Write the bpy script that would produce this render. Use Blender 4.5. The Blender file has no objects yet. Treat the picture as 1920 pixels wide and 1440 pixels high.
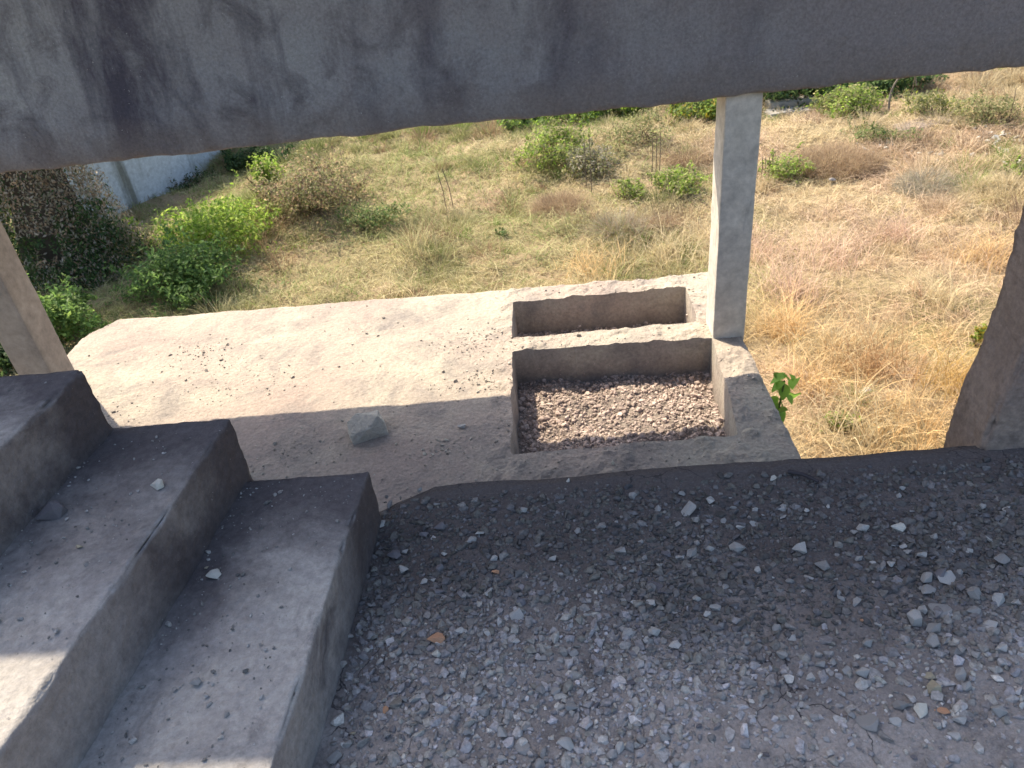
import bpy, bmesh, math, random
import numpy as np
from mathutils import Matrix, Vector

# ------------------------------------------------------------------ camera, sky, sun, exposure
S = bpy.context.scene
COL = S.collection
W_, H_ = 1920.0, 1440.0
FPX = 1430.0
CAM = np.array([0.0, 0.0, 1.4])
PITCH, ROLL, YAW = math.radians(33.8), math.atan2(257, 2123), math.radians(3.9)
_fh = np.array([-math.sin(YAW), math.cos(YAW), 0.0]); _z = np.array([0, 0, 1.0])
FWD = math.cos(PITCH) * _fh - math.sin(PITCH) * _z
_r = np.cross(FWD, _z); _r /= np.linalg.norm(_r); _u = np.cross(_r, FWD)
RIGHT = math.cos(ROLL) * _r - math.sin(ROLL) * _u
UP = math.cos(ROLL) * _u + math.sin(ROLL) * _r

cd = bpy.data.cameras.new('camera'); cam = bpy.data.objects.new('camera', cd); COL.objects.link(cam)
cd.sensor_width = 36.0; cd.lens = FPX / W_ * 36.0; cd.clip_start = 0.05; cd.clip_end = 2000
cd.dof.use_dof = True; cd.dof.focus_distance = 2.3; cd.dof.aperture_fstop = 9.0
M = Matrix.Identity(4)
for i in range(3):
    M[i][0], M[i][1], M[i][2], M[i][3] = RIGHT[i], UP[i], -FWD[i], CAM[i]
cam.matrix_world = M
S.camera = cam

SUNV = Vector((-0.54, 0.60, 1.0)).normalized()          # towards the sun
wd = bpy.data.worlds.new('World'); S.world = wd; wd.use_nodes = True
wn = wd.node_tree; bg = wn.nodes['Background']
sky = wn.nodes.new('ShaderNodeTexSky'); sky.sky_type = 'NISHITA'; sky.sun_disc = False
sky.sun_elevation = math.asin(SUNV.z); sky.sun_rotation = math.atan2(SUNV.x, SUNV.y)
sky.air_density = 1.0; sky.dust_density = 2.5; sky.ozone_density = 1.0
wn.links.new(sky.outputs[0], bg.inputs[0]); bg.inputs[1].default_value = 0.15
sl = bpy.data.lights.new('sun', 'SUN'); sl.energy = 4.15; sl.angle = math.radians(0.5); sl.color = (1.0, 0.875, 0.68)
so = bpy.data.objects.new('sun', sl); COL.objects.link(so)
so.rotation_euler = SUNV.to_track_quat('Z', 'Y').to_euler()
S.view_settings.view_transform = 'Standard'; S.view_settings.look = 'None'
S.view_settings.exposure = 1.18; S.view_settings.gamma = 1.0
S.render.engine = 'CYCLES'

# ------------------------------------------------------------------ helpers
rng = np.random.default_rng(7); random.seed(7)

def _hash(i, j, k, seed):
    h = (i.astype(np.int64) * 374761393 + j.astype(np.int64) * 668265263 + k.astype(np.int64) * 2147483647 + seed * 974634777) & 0xFFFFFFFF
    h = ((h ^ (h >> 13)) * 1274126177) & 0xFFFFFFFF
    h = ((h ^ (h >> 16)) * 2246822519) & 0xFFFFFFFF
    return ((h ^ (h >> 15)) & 0xFFFFFF) / float(0xFFFFFF)

def vnoise(P, seed=0):
    f = np.floor(P); t = P - f; t = t * t * (3 - 2 * t); f = f.astype(np.int64)
    o = 0
    for a in (0, 1):
        for b in (0, 1):
            for c in (0, 1):
                w = (t[:, 0] if a else 1 - t[:, 0]) * (t[:, 1] if b else 1 - t[:, 1]) * (t[:, 2] if c else 1 - t[:, 2])
                o = o + w * _hash(f[:, 0] + a, f[:, 1] + b, f[:, 2] + c, seed)
    return o

def fbm(P, scale, octv=4, seed=0):
    P = np.asarray(P, float).reshape(-1, 3) * scale
    s = 0; a = 1.0; n = 0
    for o in range(octv):
        s = s + a * (vnoise(P + 17.3 * o, seed + o) * 2 - 1); n += a; a *= 0.5; P = P * 2.03
    return s / n

def fbm2(x, y, scale, octv=4, seed=0):
    x = np.asarray(x, float); sh = x.shape
    P = np.stack([x.ravel(), np.broadcast_to(np.asarray(y, float), sh).ravel(), np.full(x.size, 0.37)], 1)
    return fbm(P, scale, octv, seed).reshape(sh)

def sstep(a, b, x):
    t = np.clip((x - a) / (b - a), 0, 1); return t * t * (3 - 2 * t)

def make_mesh(name, V, F, mat=None, cols=None, smooth=False):
    V = np.asarray(V, np.float32); F = np.asarray(F, np.int32); k = F.shape[1]
    me = bpy.data.meshes.new(name)
    me.vertices.add(len(V)); me.vertices.foreach_set('co', V.ravel())
    me.loops.add(F.size); me.loops.foreach_set('vertex_index', F.ravel())
    me.polygons.add(len(F)); me.polygons.foreach_set('loop_start', np.arange(0, F.size, k, dtype=np.int32))
    me.polygons.foreach_set('loop_total', np.full(len(F), k, np.int32))
    me.polygons.foreach_set('use_smooth', np.full(len(F), bool(smooth)))
    if cols is not None:
        c = np.ones((len(V), 4), np.float32); c[:, :3] = cols
        at = me.attributes.new('tone', 'FLOAT_COLOR', 'POINT'); at.data.foreach_set('color', c.ravel())
    if mat: me.materials.append(mat)
    me.update(calc_edges=True); me.validate()
    return me

def link(name, me, parent=None, loc=None, rot=None, scale=None):
    o = bpy.data.objects.new(name, me); COL.objects.link(o)
    if loc is not None: o.location = loc
    if rot is not None: o.rotation_euler = rot
    if scale is not None: o.scale = scale
    if parent: o.parent = parent
    return o

def tag(o, label, cat, group=None, kind=None):
    o['label'] = label; o['category'] = cat
    if group: o['group'] = group
    if kind: o['kind'] = kind
    return o

def empty(name, loc, label, cat, group=None):
    o = bpy.data.objects.new(name, None); COL.objects.link(o); o.location = loc
    o.empty_display_size = 0.1
    return tag(o, label, cat, group)

def grid_faces(ny, nx):
    i = np.arange(ny - 1)[:, None] * nx + np.arange(nx - 1)[None, :]
    i = i.ravel()
    return np.stack([i, i + 1, i + nx + 1, i + nx], 1)

def rough_box(name, lo, hi, mat, res=0.03, r=0.01, amp=0.004, ns=12.0, seed=0, warp=None, parent=None, smooth=True, wear=0.0):
    """A block with worn rounded edges and an uneven skin; all six faces share one surface."""
    lo = np.array(lo, float); hi = np.array(hi, float); d = hi - lo
    bm = {}; V = []; F = []
    def ax(n): 
        L = d[n]; c = max(1, int(round(L / res)))
        t = np.concatenate([[0, r * .35], np.linspace(r, L - r, c + 1), [L - r * .35, L]])
        return lo[n] + t
    A = [ax(0), ax(1), ax(2)]
    off = 0
    for n in range(3):
        p, q = (n + 1) % 3, (n + 2) % 3
        for side in (0, 1):
            P, Q = np.meshgrid(A[p], A[q])
            X = np.zeros(P.shape + (3,)); X[..., p] = P; X[..., q] = Q; X[..., n] = hi[n] if side else lo[n]
            V.append(X.reshape(-1, 3)); f = grid_faces(P.shape[0], P.shape[1]) + off
            F.append(f if side else f[:, ::-1]); off += P.size
    V = np.concatenate(V); F = np.concatenate(F)
    key = np.round(V * 1e5).astype(np.int64)
    _, first, inv = np.unique(key, axis=0, return_index=True, return_inverse=True)
    inv = inv.ravel(); V = V[first]; F = inv[F]
    core = np.clip(V, lo + r, hi - r); N = V - core; L = np.linalg.norm(N, axis=1, keepdims=True); N = N / np.maximum(L, 1e-9)
    V = core + N * r
    edge = ((np.abs(N) > 0.15).sum(1) > 1)[:, None]
    disp = amp * fbm(V, ns, 4, seed)[:, None] + amp * 0.5 * fbm(V, ns * 5, 2, seed + 9)[:, None]
    if wear:
        disp = disp - edge * wear * np.maximum(0, fbm(V, 22, 4, seed + 3) + 0.15 + .35 * fbm(V, 70, 2, seed + 4))[:, None]
    V = V + N * disp
    if warp is not None: V = warp(V)
    return link(name, make_mesh(name, V, F, mat, smooth=smooth), parent)

SZ_ = -1.4
# ------------------------------------------------------------------ materials
def nd(nt, typ, **kw):
    n = nt.nodes.new(typ)
    for k, v in kw.items():
        if k in n.inputs: n.inputs[k].default_value = v
        else: setattr(n, k, v)
    return n

def ramp(nt, src, p0, p1, c0=(0, 0, 0, 1), c1=(1, 1, 1, 1)):
    r = nt.nodes.new('ShaderNodeValToRGB'); e = r.color_ramp.elements
    e[0].position, e[1].position = p0, p1; e[0].color, e[1].color = c0, c1
    nt.links.new(src, r.inputs[0]); return r.outputs[0]

def mixc(nt, fac, a, b, mode='MIX'):
    m = nt.nodes.new('ShaderNodeMix'); m.data_type = 'RGBA'; m.blend_type = mode
    for s, v in ((m.inputs[0], fac), (m.inputs[6], a), (m.inputs[7], b)):
        if isinstance(v, bpy.types.NodeSocket): nt.links.new(v, s)
        elif isinstance(v, (int, float)): s.default_value = v
        else: s.default_value = (*v, 1)
    return m.outputs[2]

def noise(nt, co, scale, detail=6, rough=0.6, dist=0.0, stretch=None):
    if stretch:
        mp = nt.nodes.new('ShaderNodeMapping'); mp.inputs['Scale'].default_value = stretch
        nt.links.new(co, mp.inputs[0]); co = mp.outputs[0]
    n = nd(nt, 'ShaderNodeTexNoise', Scale=scale, Detail=detail, Roughness=rough, Distortion=dist)
    nt.links.new(co, n.inputs['Vector']); return n.outputs['Fac']

def base_mat(name, rough=0.92, spec=0.2):
    m = bpy.data.materials.new(name); m.use_nodes = True; nt = m.node_tree
    b = nt.nodes['Principled BSDF']; b.inputs['Roughness'].default_value = rough
    b.inputs['Specular IOR Level'].default_value = spec
    tc = nt.nodes.new('ShaderNodeTexCoord'); return m, nt, b, tc.outputs['Object']

def bumps(nt, b, co, items):
    prev = None
    for sc, st, dist in items:
        h = noise(nt, co, sc, 5, 0.65)
        bp = nd(nt, 'ShaderNodeBump', Strength=st, Distance=dist); nt.links.new(h, bp.inputs['Height'])
        if prev: nt.links.new(prev, bp.inputs['Normal'])
        prev = bp.outputs[0]
    nt.links.new(prev, b.inputs['Normal'])

def cracks(nt, co, c, col):
    v = nt.nodes.new('ShaderNodeTexVoronoi'); v.feature = 'DISTANCE_TO_EDGE'; v.inputs['Scale'].default_value = 11
    n = nd(nt, 'ShaderNodeTexNoise', Scale=18, Detail=4); nt.links.new(co, n.inputs['Vector'])
    a = nd(nt, 'ShaderNodeMix', data_type='VECTOR'); a.inputs[0].default_value = .06; nt.links.new(co, a.inputs[4]); nt.links.new(n.outputs['Color'], a.inputs[5]); nt.links.new(a.outputs[1], v.inputs['Vector'])
    f = mixc(nt, 1.0, ramp(nt, v.outputs['Distance'], .006, .022, (1, 1, 1, 1), (0, 0, 0, 1)), ramp(nt, noise(nt, co, 3.5, 3, .6), .48, .60), 'MULTIPLY')
    return mixc(nt, f, c, col)

def concrete(name, c1, c2, c3, s1=2.0, s2=6.0, lo2=0.52, hi2=0.68, fine=70, speck=None, streak=None, outer_dark=None, worn=None, pit=None, side=None, bump=((40, .35, .01), (220, .3, .003)), rough=.92):
    m, nt, b, co = base_mat(name, rough)
    c = mixc(nt, ramp(nt, noise(nt, co, s1, 7, .62, .4), .38, .64), c1, c2)
    c = mixc(nt, ramp(nt, noise(nt, co, s2, 8, .7, .6), lo2, hi2), c, c3)
    if streak:
        col, st, l, h, sc = streak
        c = mixc(nt, ramp(nt, noise(nt, co, sc, 7, .66, .5, st), l, h), c, col)
    if outer_dark or pit or side:
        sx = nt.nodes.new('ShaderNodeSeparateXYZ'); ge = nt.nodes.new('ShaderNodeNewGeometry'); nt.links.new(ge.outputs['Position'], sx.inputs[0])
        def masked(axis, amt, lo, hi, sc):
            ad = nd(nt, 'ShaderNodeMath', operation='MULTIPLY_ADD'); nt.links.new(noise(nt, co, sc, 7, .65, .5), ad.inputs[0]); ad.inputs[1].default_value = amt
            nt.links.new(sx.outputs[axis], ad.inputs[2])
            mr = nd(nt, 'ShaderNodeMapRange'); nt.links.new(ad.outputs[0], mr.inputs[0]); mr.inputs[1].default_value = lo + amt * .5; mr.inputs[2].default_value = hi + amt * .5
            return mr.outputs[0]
        if outer_dark: c = mixc(nt, masked(1, 1.1, outer_dark[1], outer_dark[2], 2.4), c, outer_dark[0])     # darker colour towards the outer half, broken up by noise
        if side: c = mixc(nt, masked(0, 5.0, side[1], side[2], 1.3), c, side[0])      # the more weathered stretch
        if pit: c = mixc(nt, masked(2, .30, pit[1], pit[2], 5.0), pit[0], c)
    g = ramp(nt, noise(nt, co, fine, 5, .75), .25, .75, (.62, .62, .62, 1), (1.18, 1.18, 1.18, 1))
    c = mixc(nt, 1.0, c, g, 'MULTIPLY')
    if speck:
        col, sc, th = speck
        v = nd(nt, 'ShaderNodeTexNoise', Scale=sc, Detail=3, Roughness=.6); nt.links.new(co, v.inputs['Vector'])
        c = mixc(nt, ramp(nt, v.outputs['Fac'], th, th + .04), c, col)
    if name == 'dirty_landing': c = cracks(nt, co, c, (.05, .046, .048))
    if name == 'grimy_cement':                                          # colour is darker on faces that do not point up
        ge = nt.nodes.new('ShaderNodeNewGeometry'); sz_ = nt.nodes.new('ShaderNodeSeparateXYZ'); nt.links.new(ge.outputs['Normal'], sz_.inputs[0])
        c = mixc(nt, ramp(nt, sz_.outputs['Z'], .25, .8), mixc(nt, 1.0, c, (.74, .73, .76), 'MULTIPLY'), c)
    if worn:
        ge = nt.nodes.new('ShaderNodeNewGeometry')
        f = mixc(nt, 1.0, ramp(nt, ge.outputs['Pointiness'], .53, .62), ramp(nt, noise(nt, co, 12, 6, .7), .42, .62), 'MULTIPLY')
        c = mixc(nt, f, c, worn)
    nt.links.new(c, b.inputs['Base Color'])
    bumps(nt, b, co, bump)
    return m

def tone_mat(name, transl=0.0, rough=.85, var=0.25, scale=9.0):
    """colour from each blade's, leaf's or stone's own tone"""
    m, nt, b, co = base_mat(name, rough, .25)
    a = nt.nodes.new('ShaderNodeAttribute'); a.attribute_name = 'tone'
    g = ramp(nt, noise(nt, co, scale, 4, .6), .3, .7, (1 - var,) * 3 + (1,), (1 + var,) * 3 + (1,))
    c = mixc(nt, 1.0, a.outputs['Color'], g, 'MULTIPLY')
    nt.links.new(c, b.inputs['Base Color'])
    if transl:
        t = nt.nodes.new('ShaderNodeBsdfTranslucent'); nt.links.new(c, t.inputs[0])
        ms = nt.nodes.new('ShaderNodeMixShader'); ms.inputs[0].default_value = transl
        nt.links.new(b.outputs[0], ms.inputs[1]); nt.links.new(t.outputs[0], ms.inputs[2])
        nt.links.new(ms.outputs[0], nt.nodes['Material Output'].inputs[0])
    return m

MAT_BEAM = concrete('stained_concrete', (.345, .355, .37), (.275, .275, .295), (.15, .144, .16), .9, 3.6, .48, .66, 60, side=((.275, .255, .265), -1.2, 1.4), pit=((.235, .20, .18), .14, .46),
                    speck=((.46, .46, .46), 95, .70), streak=((.09, .086, .112), (1.0, 1.0, .20), .47, .63, 1.9),
                    bump=((9, .35, .04), (34, .7, .016), (150, .6, .005)))
MAT_STEP = concrete('grimy_cement', (.43, .405, .37), (.29, .272, .262), (.16, .148, .146), 2.6, 5.0, .54, .70, 55, outer_dark=((.118, .105, .106), .98, 1.34), worn=(.36, .35, .35),
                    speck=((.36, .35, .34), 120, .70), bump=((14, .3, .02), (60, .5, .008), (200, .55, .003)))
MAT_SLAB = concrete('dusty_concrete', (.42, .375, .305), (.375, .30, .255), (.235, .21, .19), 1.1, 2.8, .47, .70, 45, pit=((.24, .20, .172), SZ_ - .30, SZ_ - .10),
                    speck=((.16, .13, .12), 60, .70), bump=((16, .4, .02), (70, .5, .01), (230, .4, .004)))
MAT_PILLAR = concrete('pale_pillar_concrete', (.66, .61, .53), (.58, .535, .47), (.46, .425, .38), 2.5, 5.0, .56, .8, 13,
                      streak=((.34, .32, .295), (1, 1, .25), .60, .78, 5.0), bump=((12, .2, .02), (80, .25, .004)))
MAT_TAN = concrete('tan_pillar_render', (.40, .335, .27), (.35, .29, .235), (.28, .235, .195), 2.0, 4.0, .56, .8, 13, bump=((12, .2, .02), (80, .25, .004)))
MAT_COLUMN = concrete('brown_render', (.33, .255, .205), (.26, .20, .165), (.16, .125, .11), 2.5, 7, .5, .7, 50, bump=((18, .5, .02), (90, .5, .008)))
MAT_WALL = concrete('whitewash', (.62, .65, .66), (.54, .57, .58), (.36, .37, .34), .8, 2.0, .58, .72, 12,
                    streak=((.22, .22, .19), (1, 1, .12), .58, .68, .9), bump=((20, .2, .02),))
MAT_FLOOR = concrete('dirty_landing', (.385, .345, .315), (.29, .26, .24), (.165, .15, .142), 2.2, 8.0, .5, .68, 120, outer_dark=((.125, .108, .102), .80, 1.36),
                     speck=((.32, .31, .31), 240, .68), bump=((55, .9, .008), (150, .9, .004)))
MAT_STONE = None
def stone_mat(name, col, dark):
    m, nt, b, co = base_mat(name, .9)
    oi = nt.nodes.new('ShaderNodeObjectInfo')
    c = mixc(nt, oi.outputs['Random'], col, dark)
    g = ramp(nt, noise(nt, co, 90, 5, .7), .3, .72, (.6, .6, .6, 1), (1.2, 1.2, 1.2, 1))
    c = mixc(nt, 1.0, c, g, 'MULTIPLY'); nt.links.new(c, b.inputs['Base Color'])
    bumps(nt, b, co, ((130, .5, .003), (420, .4, .001)))
    return m
MAT_STONE = stone_mat('grey_chip', (.47, .455, .43), (.27, .26, .25))
MAT_DARKSTONE = stone_mat('dark_chip', (.19, .18, .19), (.14, .13, .14))
MAT_PALE = stone_mat('pale_chip', (.60, .585, .51), (.52, .50, .45))
MAT_BEIGE = stone_mat('beige_chip', (.46, .40, .29), (.38, .34, .25))
MAT_BRICK = stone_mat('brick_chip', (.60, .33, .19), (.50, .28, .17))
MAT_GRAVEL = tone_mat('gravel_mix', 0, .92, .3, 150)
MAT_GRASS = tone_mat('grass_blades', .35, .8, .12, 1.2)
MAT_LEAF = tone_mat('leaves', .52, .55, .18, 3.0)
MAT_TWIG = tone_mat('twigs', 0, .9, .2, 20)

m, nt, b, co = base_mat('field_soil', .95, .1)
c = mixc(nt, ramp(nt, noise(nt, co, .35, 6, .6, .5), .36, .62), (.40, .31, .19), (.26, .22, .11))
c = mixc(nt, ramp(nt, noise(nt, co, .8, 7, .65, .8), .52, .7), c, (.42, .29, .20))
c = mixc(nt, ramp(nt, noise(nt, co, 5, 8, .7), .5, .75), c, (.20, .15, .09))
c = mixc(nt, 1.0, c, ramp(nt, noise(nt, co, 30, 6, .75), .25, .75, (.55, .55, .55, 1), (1.3, 1.3, 1.3, 1)), 'MULTIPLY')
nt.links.new(c, b.inputs['Base Color']); bumps(nt, b, co, ((3, .5, .2), (20, .7, .06), (90, .7, .02)))
MAT_SOIL = m

# ------------------------------------------------------------------ ground
GZ = -3.4
def ground_z(x, y):
    x = np.asarray(x, float); y = np.asarray(y, float)
    z = GZ + 0.16 * fbm2(x, y, .22, 3, 40) + 0.15 * fbm2(x, y, .8, 3, 41) + 0.16 * np.maximum(0, fbm2(x, y, 1.6, 3, 43)) * sstep(5.6, 6.5, y)
    z = z + 0.9 * np.exp(-(((x - 11.5) / 3.6) ** 2 + ((y - 21.5) / 3.0) ** 2))
    z = z + 0.25 * np.exp(-(((x - 5.6) / 2.2) ** 2 + ((y - 14.4) / 1.1) ** 2))
    z = z + 0.22 * np.exp(-(((x - 0.8) / 2.4) ** 2 + ((y - 15.0) / 1.3) ** 2))
    z = z + 0.25 * np.exp(-(((x + 5.2) / 1.6) ** 2 + ((y - 12.9) / 0.9) ** 2))
    return z

def at(px, py, z=None):
    """point where a sight line meets a level plane (or the field)"""
    d = FWD + RIGHT * (px - 960) / FPX + UP * (720 - py) / FPX
    zz = GZ if z is None else z
    for _ in range(1 if z is not None else 6):
        p = CAM + d * ((zz - CAM[2]) / d[2])
        if z is None: zz = float(ground_z(p[0:1], p[1:2])[0])
    return p
def mpp(p): return float(np.dot(np.asarray(p) - CAM, FWD)) / FPX   # metres per photo pixel there

xs = np.concatenate([[-900, -300, -120, -60, -35], np.linspace(-20, 20, 401), [35, 60, 120, 300, 900]])
ys = np.concatenate([[-600, -120, -30, -6], np.linspace(0, 32, 321), [40, 60, 100, 200, 500, 1500]])
X, Y = np.meshgrid(xs, ys); Z = ground_z(X, Y)
g = link('ground', make_mesh('ground', np.stack([X, Y, Z], -1).reshape(-1, 3), grid_faces(*X.shape), MAT_SOIL, smooth=True))
g['kind'] = 'structure'; g['label'] = 'dry straw coloured field of soil and litter below the building'

# ------------------------------------------------------------------ lower platform with two sunken pits
SZ = -1.4
PX0, PX1 = -3.83, 1.315
PITD = 0.27
def plat_height(X, Y, full=False):
    wob = .022 * fbm2(X, Y, 5, 4, 3) + .010 * fbm2(X, Y, 28, 3, 4)
    far = 5.53 + (1.31 - X) * .028 + .03 * fbm2(X, X * 0, 2.5, 4, 8)
    out = np.minimum.reduce([far - Y, X - PX0, PX1 - X]) 
    # rounded far-left corner
    cx, cy, rr = PX0 + .07, far - .07, .07
    corner = (X < cx) & (Y > cy)
    out = np.where(corner, rr - np.hypot(X - cx, Y - cy), out)
    out = np.minimum(out, ((X - PX0) * .80 + (far - Y) * .60 - .16) + .05 * fbm2(X, Y, 6, 3, 19)) + wob * .6
    top = .006 * fbm2(X, Y, 1.6, 3, 5) + .006 * fbm2(X, Y, 9, 4, 6) + .003 * fbm2(X, Y, 50, 2, 7)
    rim = .034 * np.maximum(0, fbm2(X, Y, 11, 5, 15) + .05) * sstep(-.55, -.25, X)          # crumbled rims round the pits
    top = top + rim
    xr1 = 1.02 + (Y - 3.465) * .075
    wl = .016 * fbm2(X, Y, 4, 2, 3) + .007 * fbm2(X, Y, 15, 2, 4)
    p1 = np.minimum.reduce([X + .285, xr1 - X, Y - 3.45, (4.575 - X * .035) - Y]) + wl
    p2 = np.minimum.reduce([X + .285, (1.045 + (Y - 4.75) * .04) - X, Y - 4.765, 5.31 - Y]) + wl
    floor1 = -PITD + .040 * fbm2(X, Y, 4, 3, 11) + .022 * fbm2(X, Y, 25, 3, 12) + .008 * fbm2(X, Y, 70, 2, 13)
    floor1 = floor1 + .07 * np.exp(-((X - .82) / .16) ** 2 - ((Y - 3.56) / .05) ** 2)
    z = top * (1 - sstep(0, .012, p1)) + floor1 * sstep(0, .012, p1)
    z = np.where(p2 > 0, top * (1 - sstep(0, .012, p2)) + (floor1 - .02) * sstep(0, .012, p2), z)
    if full: return out, p1, p2
    edge = sstep(0, .014, out)
    return SZ + z * edge - (1 - edge) * 2.1 - .012 * (1 - sstep(0, .05, out)) * edge
xs = np.concatenate([np.arange(-4.0, -.5, .016), np.arange(-.5, 1.45, .010)])
ys = np.concatenate([[1.25, 2.0, 2.6], np.arange(2.9, 5.85, .010)])
X, Y = np.meshgrid(xs, ys)
def crisp(X, Y):
    # slide the vertices next to an edge onto it so that the cut walls come out smooth
    o_, a_, b_ = plat_height(X, Y, True); e = 2e-3
    ox, ax_, bx = plat_height(X + e, Y, True); oy, ay, by = plat_height(X, Y + e, True)
    for f, fx, fy in ((o_, ox, oy), (a_, ax_, ay), (b_, bx, by)):
        gx, gy = (fx - f) / e, (fy - f) / e; L = np.maximum(gx * gx + gy * gy, .25)
        k = (f > -.0055) & (f <= .0055); k2 = (f > .0055) & (f < .0165)
        t = np.where(k, -.001, np.where(k2, .0145, f)); X = X + (t - f) * gx / L; Y = Y + (t - f) * gy / L
    return X, Y
X, Y = crisp(X, Y); Z = plat_height(X, Y)
V = np.stack([X, Y, Z], -1).reshape(-1, 3); Q = grid_faces(*X.shape)
sh = np.linalg.norm(V[Q[:, 0]] - V[Q[:, 2]], axis=1) <= np.linalg.norm(V[Q[:, 1]] - V[Q[:, 3]], axis=1)      # cut each quad along its shorter diagonal
T = np.concatenate([np.where(sh[:, None], Q[:, [0, 1, 2]], Q[:, [0, 1, 3]]), np.where(sh[:, None], Q[:, [0, 2, 3]], Q[:, [1, 2, 3]])])
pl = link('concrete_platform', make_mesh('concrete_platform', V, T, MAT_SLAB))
tag(pl, 'low concrete platform half in sun with two sunken rectangular pits', 'platform')

# ------------------------------------------------------------------ landing floor
FX0, FX1 = -.66, 3.4
def floor_edge(x):
    e = 1.612 + .007 * fbm2(x, x * 0, 6, 4, 21) + .006 * (x > -.38) * np.minimum((x + .38), 1)
    return e - .085 * np.clip((-.36 - x) / .14, 0, 1)
def floor_h(x, y):
    return .007 * fbm2(x, y, 3, 3, 22) + .006 * fbm2(x, y, 11, 3, 23) + .0035 * fbm2(x, y, 40, 3, 24) * sstep(1.60, 1.50, y) + .0012 * fbm2(x, y, 120, 2, 25)
xs = np.concatenate([np.arange(FX0, 1.5, .0055), np.linspace(1.5, FX1, 24)])
ts = np.concatenate([np.linspace(0, .62, 30, endpoint=False), np.linspace(.62, 1, 230)])
E = floor_edge(xs); y0 = -1.6
Y = y0 + ts[:, None] * (E - y0)[None, :]; X = np.broadcast_to(xs, Y.shape).copy(); Z = floor_h(X, Y)
Z = Z - .006 * sstep(.03, 0, E[None, :] - Y)
rows = [(X, Y, Z)]
for dy, dz in ((.003, -.010), (.005, -.03), (.004, -.12), (0, -.4), (0, -1.7)):
    rows.append((xs[None, :], (E + dy)[None, :], (Z[-1] + dz)[None, :]))
X = np.concatenate([np.broadcast_to(r[0], (r[1].shape)) for r in rows]); Y = np.concatenate([r[1] for r in rows]); Z = np.concatenate([r[2] for r in rows])
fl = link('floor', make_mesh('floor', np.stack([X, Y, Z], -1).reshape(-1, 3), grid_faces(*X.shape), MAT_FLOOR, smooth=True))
fl['kind'] = 'structure'; fl['label'] = 'dark dirty concrete landing strewn with gravel'

# ------------------------------------------------------------------ staircase
st = empty('concrete_staircase', (-.5, 0, 0), 'grimy concrete staircase climbing to the left beside the gravel landing', 'staircase')
st.matrix_world.translation = (-.5, 0, 0)
def step(i, xf, xn, xb, yend, top):
    # nosing runs from x=xf at the far end to x=xn at y=.66
    k = (xf - xn) / (yend - .68)
    def warp(V):
        V = V.copy(); t = (yend - V[:, 1]); V[:, 0] = V[:, 0] - k * t
        V[:, 0] += .006 * fbm2(V[:, 1], V[:, 2], 5, 3, 60 + i)
        return V - np.array([-.5, 0, 0])
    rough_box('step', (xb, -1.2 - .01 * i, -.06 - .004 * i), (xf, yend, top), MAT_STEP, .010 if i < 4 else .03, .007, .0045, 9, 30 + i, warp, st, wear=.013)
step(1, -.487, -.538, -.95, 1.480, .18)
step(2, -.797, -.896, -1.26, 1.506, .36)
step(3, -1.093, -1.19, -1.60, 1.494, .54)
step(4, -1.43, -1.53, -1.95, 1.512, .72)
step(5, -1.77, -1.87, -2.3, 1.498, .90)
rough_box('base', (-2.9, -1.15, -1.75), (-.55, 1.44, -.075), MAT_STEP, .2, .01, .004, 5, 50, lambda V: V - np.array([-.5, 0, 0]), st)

# ------------------------------------------------------------------ pillars, column, beam, added roof
def pillar(label, lo, hi, seed, mat=MAT_PILLAR, lean=0):
    o = rough_box('concrete_pillar', lo, hi, mat, .03, .009, .0045, 4, seed, (lambda V: V + np.stack([lean * (V[:, 2] - lo[2]), 0 * V[:, 0], 0 * V[:, 0]], 1)))
    return tag(o, label, 'pillar', 'square pillars carrying the beam')
pillar('pale grey square pillar standing at the corner of the two pits', (1.105, 4.53, SZ - .04), (1.318, 4.765, .30), 71)
pillar('tan square pillar rising behind the top visible stair step', (-3.775, 4.50, SZ - .04), (-3.535, 4.75, .30), 72, MAT_TAN)
def wcol(V):
    V = V.copy(); V[:, 0] -= .035 * sstep(.35, 0.0, V[:, 2]) * (V[:, 0] < 1.3); return V
o = rough_box('concrete_column', (1.150, 1.585, -1.6), (1.60, 1.76, 2.6), MAT_COLUMN, .016, .012, .006, 16, 73, wcol, wear=.02)
tag(o, 'dark brown rough column at the end of the gravel landing', 'column')

def wbeam(V):
    V = V.copy(); k = (V[:, 2] < .6)
    V[:, 2] += (.018 * fbm2(V[:, 0], V[:, 1] * .3, 1.5, 4, 81) + .016 * fbm2(V[:, 0], V[:, 1], 8, 4, 82)) * np.clip((.7 - V[:, 2]) / .5, 0, 1)
    V[:, 2] += .003 * V[:, 0] - .042
    return V
o = rough_box('concrete_beam', (-8.5, 4.47, .258), (6.5, 5.02, 2.595), MAT_BEAM, .035, .016, .008, 3.0, 80, wbeam, wear=.012)
tag(o, 'deep grey concrete beam with dark streaks spanning across the top', 'beam')
o = rough_box('added_roof_slab', (-8.6, 2.262, 2.6), (6.6, 5.2, 2.76), MAT_BEAM, .3, .015, .004, 3.0, 84)  # unseen slab added to shade the landing; inner edge shapes the sun patch
tag(o, 'flat unseen concrete roof slab added for shade over the deep streaked beam', 'roof')

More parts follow.
